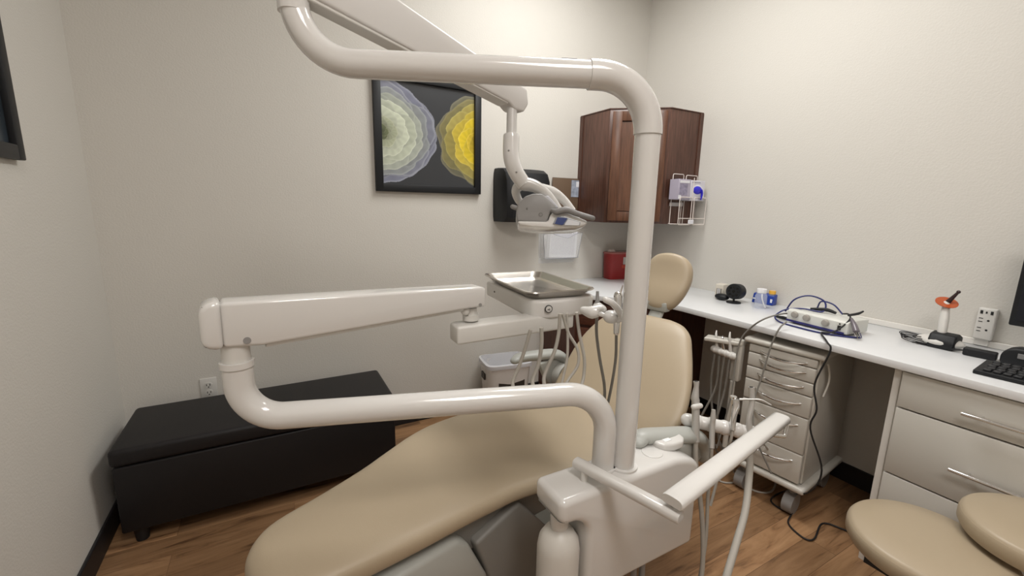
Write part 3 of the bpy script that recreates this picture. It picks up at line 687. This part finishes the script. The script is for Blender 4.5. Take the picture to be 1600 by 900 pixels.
# armrests
def armrest(s0, s1, w0, w1, z, sgn):
    dz = .016 if sgn < 0 else 0
    a = MB().tube([(s0, w0, z-.006+dz), (s0+.03, w0, z+dz), ((s0+s1)/2, (w0+w1)/2, z+.004), (s1, w1, z-.004-dz), (s1+.06, w1+.0*sgn, z-.05-dz), (s1+.085, w1, z-.12)], [.024, .032, .035, .036, .038, .035], 18, smooth=5, flat=.66, up=(0, 0, 1), round_ends=True)
    return a.build('armrest', greyp, chair)
for (s0, s1, w0, w1, z, g) in ((1.05, 1.26, .41, .345, .70, 1), (.84, 1.06, -.37, -.435, .700, -1)):
    a = armrest(s0, s1, w0, w1, z, g)
    hu_ = MB().tube([(s1+.02, w1-.03*g-.025*g, z-.11), (s1+.02, w1-.012*g, z-.11)], .062, 28).build('pivot_hub', mat('hub_grey', (.46, .46, .43), .4), a)
    MB().ball((s1+.02, w1-.015*g, z-.11), .006).tube([(s1+.02, w1-.058*g, z-.11), (s1+.02, w1-.055*g, z-.11)], .008, 12).build('hub_screw', darkm, hu_)
    MB().prism([(s1-.13, z-.02), (s1+.05, z-.02), (s1+.075, z-.12), (s1-.05, z-.15), (s1-.085, z-.10)], w1-.012, w1+.012, .008, axis='y').build('arm_web', greyp, a)
# structure under the cushions
MB().prism([(.10, .495), (.95, .485), (1.12, .50), (1.12, .44), (.80, .36), (.35, .40), (.12, .455)], -.10, .22, .012, axis='y').build('seat_pan', dgrey, chair)
MB().prism([(.05, .495), (.35, .492), (.385, .46), (.46, .30), (.10, .30)], -.135, .23, .015, axis='y').build('foot_cover', greyp, chair)
MB().prism([(.41, .44), (.585, .492), (.72, .33), (.74, .07), (.54, .07), (.47, .28)], -.13, .20, .012, axis='y').build('lift_arm', dgrey, chair)
MB().prism([(.25, -.16), (1.15, -.20), (1.22, .1), (1.15, .32), (.25, .28), (.18, .06)], .0, .075, .02).build('base', greyp, chair)

# ---------------------------------------------------------------- support centre box
sc = thing('support_center', 'white moulded utility box beside the dental chair, carrying the posts', 'dental unit', (0, 0, 0))
bx0, bx1, by0, by1, bzt, bzb = .562, 1.072, .738, .862, .70, .385
arc = [(.655-.06+.06*math.cos(a), .570+.06*math.sin(a)) for a in [i*PI/2/8 for i in range(9)]]
poly = [(bx0, bzt), (bx0, .640), (bx0+.02, .630)]+[(x, z) for x, z in arc[::-1]]+[(.655, bzb), (bx1, bzb), (bx1, .655), (1.045, .676), (1.01, .690), (.965, bzt)]
MB().prism(poly, by0, by1, .018, 5, axis='y').build('housing', whitem, sc, ang=30)
q = on(1019, 706, 'z', bzt+.002); MB().cyl((q.x, q.y, bzt-.002), .030, .004, 36, bev=.001).build('round_cap', whitem, sc)
MB().prism([(.968, .792), (1.000, .782), (1.040, .782), (1.062, .796), (1.070, .825), (1.064, .856), (1.03, .868), (.985, .866), (.962, .845), (.958, .812)], .69, .716, .008).build('raised_lid', whitem, sc)
MB().box(.985, 1.012, .802, .816, .7155, .7175, .0005, 1).build('lid_label', mat('bright_label', (.85, .86, .88), .3), sc, False)
MB().prism([(.68, .86), (.95, .86), (.95, .97), (.72, .97)], .40, .46, .01).build('mount_bracket', dgrey, sc)
for x, y, r in ((.805, .79, .040), (.752, .812, .036)): MB().cyl((x, y, bzt-.002), r, .008, 36, bev=.002).build('post_flange', whitem, sc)
wb = thing('water_bottle', 'translucent white water bottle hanging under the end of the utility box', 'bottle', (.600, .795, .335))
MB().lathe((0, 0, 0), [(.046, 0), (.054, .004), (.056, .02), (.056, .190), (.052, .215), (.038, .238), (.022, .248), (.0215, .255)], 40).build('body', mat('milky_plastic', (.62, .60, .56), .35), wb)
MB().lathe((0, 0, .252), [(.024, 0), (.025, .003), (.025, .040)], 32).build('cap', whitem, wb)

# ---------------------------------------------------------------- dental light on its post
lt = thing('dental_light', 'white dental operating light on a tall bent post and long overhead arm', 'dental light', (.805, .79, .706))
LW = lambda p: Vector(p)-Vector((.805, .79, .706))
PX, PY, Z0 = .805, .79, 1.703; RX, RY = .077, 1.125
full = bend([(PX, PY, .706), (PX, PY, Z0), (RX, RY, Z0), (RX, RY, 1.985)], .125, 14)
i1 = next(i for i, p in enumerate(full) if p.z > Z0-.13-.001)     # first bend starts
low = [LW(Vector((PX, PY, .706))), LW(Vector((PX, PY, Z0-.125)))]
MB().tube(low, .0305, 40).build('post', whitem, lt)
el = [p for p in full if (p-Vector((PX, PY, Z0))).length < .20 and p.z > Z0-.15]
d_ = (Vector((RX, RY, 0))-Vector((PX, PY, 0))).normalized()
ea = [LW(Vector((PX, PY, Z0-.128)))]+[LW(p) for p in el]+[LW(Vector((PX, PY, Z0))+d_*.15)]
MB().tube(ea, .0335, 40).build('elbow', whitem, lt)
rest = [Vector((PX, PY, Z0))+d_*.145]+[p for p in full if (p-Vector((PX, PY, Z0))).length > .21 and p.z > Z0-.01]
MB().tube([LW(p) for p in rest], .0305, 40).tube([LW((RX, RY, 1.80)), LW((RX, RY, 1.99))], .0325, 40).build('overhead_arm', whitem, lt)
MB().tube([LW(Vector((PX, PY, Z0))+d_*.18+Vector((0, 0, .030))), LW(Vector((PX, PY, Z0))+d_*.215+Vector((0, 0, .030)))], .004, 8).build('arm_screws', bgrey, lt)
# spring arm
a0 = Vector((RX-.03, RY-.01, 1.90)); a1 = at(818, 160, 1.335)
ax = (a1-a0); La = ax.length; fm = frame(LW(a0), ax, (0, 0, 1))
MB().prism([(0, -.055), (La*.90, -.036), (La*.935, -.046), (La*.985, -.040), (La*1.0, -.010), (La*.975, .028), (La*.3, .050), (0, .055)], -.03, .03, .007, 3, mat=fm, axis='y').build('spring_arm', mat('light_arm_white', (.60, .585, .565), .35), lt, ang=30)
MB().prism([(.06, -.060), (La*.9, -.040), (La*.9, -.034), (.06, -.05)], -.024, .024, .002, 1, mat=fm, axis='y').build('arm_underside', offw, lt)
MB().tube([LW(a0)+Vector((.0, 0, -.02)), LW((RX, RY, 1.96))], .026, 24).build('pivot', bgrey, lt)
d0 = at(800, 168, 1.30); d1 = at(799, 215, 1.30)
MB().tube([LW(d0), LW(d1)], .0155, 24).build('drop_tube', mat('light_stem', (.55, .54, .52), .35), lt)
TT = 1.30
def hp(px, py, dt=0): return LW(at(px, py, TT+dt))
MB().tube([hp(799, 211), hp(799, 214), hp(799, 245), hp(806, 268), hp(820, 290)], [.022, .0245, .0245, .0235, .022], 24, smooth=6).build('neck', whitem, lt)
for px, py in ((795, 235), (807, 269)): MB().ball(hp(px, py, -.0235), .003).build('neck_screw', bgrey, lt)
yk = MB().tube([hp(818, 287), hp(835, 291), hp(852, 302), hp(866, 318), hp(876, 334)], [.021, .019, .0155, .0135, .013], 18, smooth=6, round_ends=True)
yk.tube([hp(814, 287, .03), hp(806, 298, .04), hp(810, 312, .06), hp(818, 320, .07)], [.018, .014, .0125, .012], 16, smooth=5)
yk.tube([hp(835, 292, .06), hp(862, 300, .10), hp(880, 312, .12), hp(895, 330, .12)], [.016, .018, .014, .012], 16, smooth=5)
yk.build('yoke', whitem, lt)
hx = (Rv*1.0+Uv*.0).normalized()
hf = frame(LW(at(862, 330, TT-.045)), Rv, Uv)          # local x right, z up, y away from camera
S = TT/FPX
def hq(px, py): return ((px-862)*S, (330-py)*S)
grey = [hq(*p) for p in ((808, 332), (811, 318), (822, 307), (834, 303), (848, 303), (857, 311), (868, 321), (872, 330), (862, 331), (858, 338), (854, 347), (810, 345))]
MB().prism(grey, 0, .13, .006, 3, mat=hf, axis='y').build('head_body', bgrey, lt, ang=30)
whi = [hq(*p) for p in ((810, 345), (813, 351), (830, 354), (860, 356), (900, 355), (914, 351), (916, 345), (890, 334), (880, 330), (861, 333), (856, 346))]
MB().prism(whi, -.006, .136, .006, 3, mat=hf, axis='y').build('head_shell', whitem, lt, ang=30)
pan = [hq(*p) for p in ((863, 350), (868, 340), (876, 338), (905, 347), (904, 352))]
pn = MB().prism(pan, -.010, -.004, .001, 1, mat=hf, axis='y').build('control_panel', mat('panel_grey', (.30, .31, .33), .3), lt, ang=30)
MB().prism([hq(*p) for p in ((866, 350), (870, 340.5), (885, 341.5), (878, 352))], -.014, -.008, mat=hf, axis='y').build('blue_display', mat('panel_blue', (.03, .05, .17), .3), pn, False)
MB().prism([hq(*p) for p in ((880, 352), (886, 343), (903, 348), (902, 352.5))], -.014, -.008, mat=hf, axis='y').build('button_field', mat('panel_white', (.62, .63, .66), .3), pn, False)
e_ = MB()
for k in range(8):
    x, z = hq(845.5+2.6*math.cos(k*PI/4), 335+2.6*math.sin(k*PI/4)); e_.ball((x, -.001, z), .0016, .001, .0016, mat=hf, seg=8)
x, z = hq(825, 326); e_.ball((x, -.001, z), .0025, .001, .0035, mat=hf)
e_.build('head_marks', dgrey, lt)
MB().tube([hp(863, 329, -.055), hp(870, 331, -.06), hp(885, 328, -.06), hp(902, 334, -.06), hp(926, 341, -.06)], [.006, .009, .010, .0085, .0075], 14, smooth=5, round_ends=True).build('handle', mat('handle_grey', (.20, .195, .19), .4), lt)
MB().tube([hp(815, 328, -.02), hp(801, 323, -.02)], [.008, .007], 14, round_ends=True).build('handle', bgrey, lt)
MB().prism([hq(*p) for p in ((850, 305), (858, 304), (874, 322), (866, 323))], .02, .11, .003, mat=hf, axis='y').build('top_cover', mat('cover_lilac', (.55, .55, .60), .3), lt)
MB().prism([hq(*p) for p in ((888, 332), (916, 343), (914, 349), (886, 338))], .03, .125, .004, mat=hf, axis='y').build('front_cap', whitem, lt)

# ---------------------------------------------------------------- delivery arm and head
dl = thing('delivery_unit', 'white delivery arm with folded tubes and instrument console carrying a steel tray', 'dental unit', (.752, .812, .706))
DW = lambda p: Vector(p)-Vector((.752, .812, .706))
ZA = .921; QX, QY = -.087, 1.068
DP = bend([(.752, .812, .706), (.752, .812, ZA), (QX, QY, ZA), (QX, QY, 1.055)], [.115, .085], 14)
MB().tube([DW(p) for p in DP], .0305, 40).tube([DW((QX, QY, 1.045)), DW((QX, QY, 1.058))], .0335, 40).build('lower_arm', whitem, dl)
MB().tube([DW((QX, QY, 1.055)), DW((QX, QY, 1.10))], .0275, 32).build('arm_joint', offw, dl)
A0 = Vector((QX, QY, 1.145)); A1 = Vector((.492, 1.125, 1.137)); v_ = A1-A0; Lb = v_.length; fm = frame(DW(A0), v_, (0, 0, 1))
MB().prism([(-.02, -.047), (.05, -.052), (Lb-.02, -.024), (Lb+.032, -.024), (Lb+.032, .030), (Lb+.02, .036), (-.02, .049)], -.034, .034, .008, 4, mat=fm, axis='y').build('upper_arm', whitem, dl, ang=30)
MB().prism([(-.058, -.036), (-.045, -.049), (-.019, -.051), (-.019, .053), (-.045, .050), (-.058, .036)], -.036, .036, .012, 4, mat=fm, axis='y').build('end_cap', whitem, dl, ang=30)
MB().prism([(.055, -.060), (.06, -.048), (Lb-.03, -.020), (Lb-.035, -.032)], -.024, .024, .003, 2, mat=fm, axis='y').build('arm_underside', offw, dl, ang=30)
for x, z, r in ((.022, -.036, .0075), (Lb+.012, -.016, .005)):
    MB().tube([(x, -.034, z), (x, -.0358, z)], r, 20, mat=fm).build('arm_bolt', bgrey, dl)
MB().tube([DW(A1)+Vector((0, 0, -.03)), DW(A1)+Vector((0, 0, -.058))], .018, 24).tube([DW(A1)+Vector((0, 0, -.05)), DW(A1)+Vector((0, 0, -.066))], .024, 24).ball(DW(A1)+Vector((-.022, -.012, -.035)), .013).build('wrist_joint', offw, dl)
MB().prism([(.432, 1.078), (.84, 1.085), (.84, 1.145), (.45, 1.150), (.432, 1.14)], 1.014, 1.066, .007, 3, mat=Matrix.Translation((-.752, -.812, -.706))).build('support_bar', offw, dl, ang=30)
# console under the tray
TC = Vector((.812, 1.285, 1.123)); TR = math.radians(-5)
cm_ = Matrix.Translation(DW(TC)) @ Matrix.Rotation(TR, 4, 'Z')
cons = [(-.115, .19), (-.115, -.15), (-.105, -.19), (-.08, -.21), (-.05, -.215), (.10, -.20), (.135, -.17), (.15, -.10), (.145, .10), (.12, .19)]
MB().prism(cons, -.066, -.008, .010, 4, mat=cm_).build('console', whitem, dl, ang=30)
gm = cm_ @ Matrix.Translation((-.062, -.216, -.032)) @ Matrix.Rotation(math.radians(-8), 4, 'Z') @ Matrix.Rotation(PI/2, 4, 'X')
g_ = MB().cyl((0, 0, 0), .0125, .003, 28, mat=gm).build('pressure_gauge', mat('gauge_ring', (.06, .06, .06), .4), dl)
MB().cyl((0, 0, .003), .0095, .001, 28, mat=gm).build('gauge_face', mat('gauge_face', (.66, .65, .62), .4), g_)
MB().box(-.006, .004, -.001, .0006, .0038, .0046, mat=gm @ Matrix.Rotation(.5, 4, 'Z')).box(-.001, .005, -.004, -.002, .0038, .0046, mat=gm).build('gauge_marks', darkm, g_, False)
MB().ball(cm_ @ Vector((-.1155, .10, -.035)), .003).ball(cm_ @ Vector((.07, -.208, -.05)), .002).build('console_screws', darkm, dl)
# holder, handle
def hh(px, py, t): return DW(at(px, py, t))
TD = 1.22
hb = MB().tube([hh(912, 485, TD+.02), hh(925, 488, TD), hh(938, 484, TD)], [.012, .019, .016], 16, smooth=4, round_ends=True)
hb.tube([hh(922, 485, TD), hh(945, 493, TD-.02)], .007, 12).ball(hh(955, 495, TD-.02), .023, .023, .019)
hb.tube([hh(934, 480, TD+.03), hh(940, 484, TD+.03)], .015, 12, round_ends=True)
hb.build('instrument_holder', whitem, dl)
MB().tube([hh(966, 500, TD-.03), hh(971, 494, TD-.04), hh(966, 484, TD-.045), hh(957, 474, TD-.05), hh(946, 468, TD-.05)], [.009, .0105, .0095, .009, .0085], 14, smooth=6, round_ends=True).build('handle', whitem, dl)
# hoses from console
def hose(parent, pts, r, m=hosem, off=None, label=None, cat=None, nm='hose'):
    P_ = [at(*q) for q in pts]
    if off is not None: P_ = [p-off for p in P_]
    o = MB().tube(P_, r, 10, smooth=7).build(nm, m, parent)
    return o
DO = Vector((.752, .812, .706))
hose(dl, [(829, 515, 1.24), (822, 540, 1.26), (812, 570, 1.28), (801, 600, 1.28), (815, 620, 1.22), (850, 618, 1.20), (900, 622, 1.19), (936, 665, 1.20)], .0055, hosem, DO)
hose(dl, [(846, 512, 1.24), (846, 540, 1.26), (841, 570, 1.28), (832, 598, 1.28), (845, 618, 1.22), (880, 618, 1.20), (915, 628, 1.19), (938, 670, 1.20)], .0060, hosem, DO)
hose(dl, [(875, 490, 1.24), (873, 520, 1.26), (866, 550, 1.27), (850, 590, 1.28), (858, 612, 1.22), (885, 616, 1.20), (915, 632, 1.20), (940, 675, 1.21)], .0055, hosem, DO)
hose(dl, [(879, 490, 1.25), (888, 520, 1.27), (902, 545, 1.28), (903, 570, 1.28), (887, 595, 1.27), (880, 612, 1.24), (900, 622, 1.21), (938, 665, 1.21)], .0045, hosem, DO)
hose(dl, [(886, 490, 1.26), (887, 520, 1.27), (886, 560, 1.28), (878, 600, 1.27), (882, 615, 1.23), (905, 622, 1.21), (940, 670, 1.21)], .0042, hosem, DO)
hose(dl, [(901, 488, 1.25), (905, 520, 1.27), (913, 560, 1.28), (912, 588, 1.28), (908, 608, 1.26), (915, 625, 1.22), (940, 670, 1.21)], .0050, hosem, DO)

# tray
tr = thing('instrument_tray', 'stainless steel instrument tray resting on the white console', 'tray', tuple(TC), TR)
def rr_(hw, hd, z, rad=.035, k=6):
    out = []
    for sx, sy, a in ((1, 1, 0), (-1, 1, PI/2), (-1, -1, PI), (1, -1, 3*PI/2)):
        for j in range(k+1):
            an = a+j*PI/2/k; out.append((sx*(hw-rad)+rad*math.cos(an), sy*(hd-rad)+rad*math.sin(an), z))
    return out
MB().loft([rr_(.100, .180, -.006), rr_(.118, .198, .012), rr_(.1235, .2035, .013), rr_(.127, .207, .016), rr_(.125, .205, .0195), rr_(.119, .199, .018), rr_(.104, .184, -.002), rr_(.09, .17, -.004, .02)]).build('tray', steel, tr, ang=30)

# instruments on the holder
q0 = at(963, 500, 1.23)
t = thing('air_water_syringe', 'chrome air and water syringe upright in the holder right of the tray', 'dental instrument', tuple(q0))
mk = lambda p, pts, o: [Vector(at(*q))-o for q in pts]
MB().tube(mk(0, [(963, 520, 1.24), (964, 500, 1.24), (966, 475, 1.24), (966, 462, 1.24)], q0), [.008, .010, .0115, .013], 16, smooth=3, round_ends=True).build('body', chrome, t)
MB().tube(mk(0, [(967, 461, 1.24), (970, 455, 1.235), (973, 446, 1.23)], q0), [.004, .0028, .0022], 10, smooth=3).build('nozzle', chrome, t)
MB().tube(mk(0, [(963, 520, 1.24), (962, 560, 1.28), (956, 600, 1.3), (950, 630, 1.31)], q0), .0042, 8, smooth=6).build('hose', darkhose, t)
q0 = at(933, 475, 1.25)
t = thing('handpiece_coupling', 'slim metal handpiece coupling upright in the holder beside the tray', 'dental instrument', tuple(q0))
MB().tube(mk(0, [(933, 490, 1.25), (933, 474, 1.25), (933.5, 470, 1.25), (933.5, 455, 1.25)], q0), [.0085, .0085, .0055, .0042], 14).build('body', bgrey, t)
MB().tube(mk(0, [(933, 490, 1.25), (932, 520, 1.27), (937, 560, 1.29), (944, 600, 1.3), (944, 625, 1.31), (938, 640, 1.3)], q0), .0045, 8, smooth=6).build('hose', darkhose, t)

# ---------------------------------------------------------------- assistant arm
aa = thing('assistant_arm', 'white two-bar assistant arm reaching right from the utility box', 'dental unit', (0, 0, 0))
p0 = Vector((.668, .800, .742)); p1 = Vector((.737, .564, .740)); v_ = p1-p0; L_ = v_.length
def bar(a, b_, w_, h_, name, ov0=.02, ov1=.02):
    v = b_-a; L = v.length; fm = frame(a, v, (0, 0, 1)); R_ = []
    prof = [(w_/2*math.copysign(abs(math.cos(k*PI/12))**.6, math.cos(k*PI/12)), h_*.75*math.sin(k*PI/12)**.8-h_*.35) for k in range(13)]
    prof += [(-w_/2, -h_*.5-.002), (-w_*.40, -h_*.95), (w_*.40, -h_*.95), (w_/2, -h_*.5-.002)]
    for x in (-ov0, -ov0+.003, L+ov1-.003, L+ov1):
        s = .93 if x in (-ov0, L+ov1) else 1
        R_.append([(x, y*s, z*s) for y, z in prof])
    return MB().loft(R_, mat=fm).build(name, whitem, aa, ang=35)
bar(p0, p1, .032, .017, 'rear_bar')
MB().tube([p0+Vector((.0, -.012, -.045)), p0+Vector((0, -.012, -.015))], .010, 16).build('pivot_pin', offw, aa)
p2 = p1+Vector((.012, .0, .034)); p3 = Vector((1.320, .665, .780))
bar(p2, p3, .052, .018, 'front_bar', .022, .02)
MB().tube([p1+Vector((.012, -.0, .0)), p2+Vector((.0, .0, -.015))], .013, 18).build('joint', chrome, aa)
MB().tube(bend([at(1207, 668, 1.36), at(1206, 680, 1.36), at(1226, 682, 1.37), at(1230, 664, 1.39)], .008, 5), .006, 10).build('chrome_hook', chrome, aa)
h0 = at(1074, 656, 1.42); h1 = at(1190, 680, 1.38)
hb = MB().tube([h0, h1], .0215, 24, round_ends=True)
for k in range(5): hb.ball(h0.lerp(h1, .14+.18*k), .024)
hb.build('instrument_holder', whitem, aa)
MB().tube([h1, h1.lerp(p3, .5)+Vector((0, 0, -.02)), p3+Vector((-.03, 0, -.012))], .012, 12, smooth=4).build('holder_bracket', whitem, aa)

def inst(name, label, tpx, pts, rad, m, hpts, hr_, mh=hosem):
    q0 = at(*pts[0]); t = thing(name, label, 'dental instrument', tuple(q0))
    MB().tube([at(*q)-q0 for q in pts], rad, 18, smooth=4).build('body', m, t)
    MB().tube([at(*q)-q0 for q in hpts], hr_, 12, smooth=6).build('hose', mh, t)
    return t, q0
silver = mat('satin_metal', (.55, .54, .52), .32, metal=.5)
t, q0 = inst('suction_valve', 'tall grey suction handpiece with flared top, leftmost in the assistant holder', 0, [(1087, 690, 1.37), (1087, 630, 1.38), (1086, 622, 1.38), (1088, 605, 1.38), (1088, 596, 1.38)], [.0115, .012, .0125, .0078, .0092], silver,
     [(1087, 688, 1.37), (1087, 720, 1.38), (1092, 760, 1.4), (1098, 830, 1.4), (1096, 900, 1.4), (1080, 960, 1.4)], .0075)
MB().tube([at(1084, 636, 1.36)-q0, at(1094, 634, 1.365)-q0], .0085, 12, round_ends=True).build('lever', offw, t)
MB().tube([at(1088, 596.5, 1.38)-q0, at(1088, 595.2, 1.38)-q0], .0055, 14).build('bore', darkm, t)
t, q0 = inst('saliva_ejector_valve', 'short grey saliva ejector valve, second from left in the assistant holder', 0, [(1112, 700, 1.36), (1113, 665, 1.37), (1114, 655, 1.37), (1115, 640, 1.37)], [.008, .0085, .009, .006], silver,
     [(1112, 700, 1.36), (1110, 730, 1.38), (1106, 780, 1.4), (1102, 850, 1.4), (1088, 930, 1.42)], .0055)
t, q0 = inst('air_water_syringe', 'chrome air and water syringe with long bent nozzle in the assistant holder', 0, [(1145, 672, 1.37), (1146, 650, 1.375), (1149, 636, 1.38), (1149, 624, 1.38)], [.008, .010, .013, .012], chrome,
     [(1145, 672, 1.37), (1141, 690, 1.38), (1135, 705, 1.42), (1125, 735, 1.5), (1110, 790, 1.5)], .0045)
MB().tube([at(*q)-q0 for q in ((1155, 624, 1.38), (1175, 624, 1.37), (1190, 625, 1.36), (1205, 633, 1.35))], [.004, .003, .0028, .0022], 10, smooth=4).build('nozzle', silver, t)
MB().cyl((0, 0, 0), .010, .006, 16, mat=Matrix.Translation(at(1146, 622, 1.365)-q0)).build('button', chrome, t)
t, q0 = inst('suction_valve', 'tall grey suction handpiece nearest the long front bar of the assistant arm', 0, [(1172, 675, 1.37), (1170, 655, 1.375), (1175, 630, 1.38), (1174, 605, 1.38)], [.0105, .0085, .0085, .0088], silver,
     [(1170, 684, 1.37), (1172, 710, 1.36), (1170, 750, 1.34), (1164, 800, 1.30), (1150, 850, 1.26), (1134, 905, 1.22), (1120, 960, 1.2)], .0105)
MB().tube([at(1174, 605.5, 1.38)-q0, at(1174, 604.2, 1.38)-q0], .0055, 14).build('bore', darkm, t)
# loose hoses on the floor
for pts, r, lb in (([(1160, 690, 'z', .45), (1140, 715, 'z', .2), (1150, 740, 'z', .03), (1175, 765, 'z', .006), (1205, 768, 'z', .006), (1213, 745, 'z', .02), (1208, 715, 'z', .15), (1190, 690, 'z', .4)], .005, 'grey hose loop hanging to the floor in front of the cart'),
                   ([(1117, 745, 'z', .006), (1128, 753, 'z', .006), (1145, 754, 'z', .006), (1152, 748, 'z', .01), (1140, 725, 'z', .08)], .0045, 'short grey hose lying on the floor left of the cart')):
    o = MB().tube([on(*q) for q in pts], r, 8, smooth=6).build('loose_hose', hosem); tag(o, lb, 'hose')
hh_ = thing('utility_hoses', 'pair of grey hoses dropping from under the utility box to the floor', 'hose', (.87, .78, 0))
for dx in (0, .035): MB().tube([(dx, .0, .386), (dx+.01, .01, .25), (dx-.02, .04, .08), (dx-.08, .10, .02)], .009, 10, smooth=5).build('hose', bgrey, hh_)
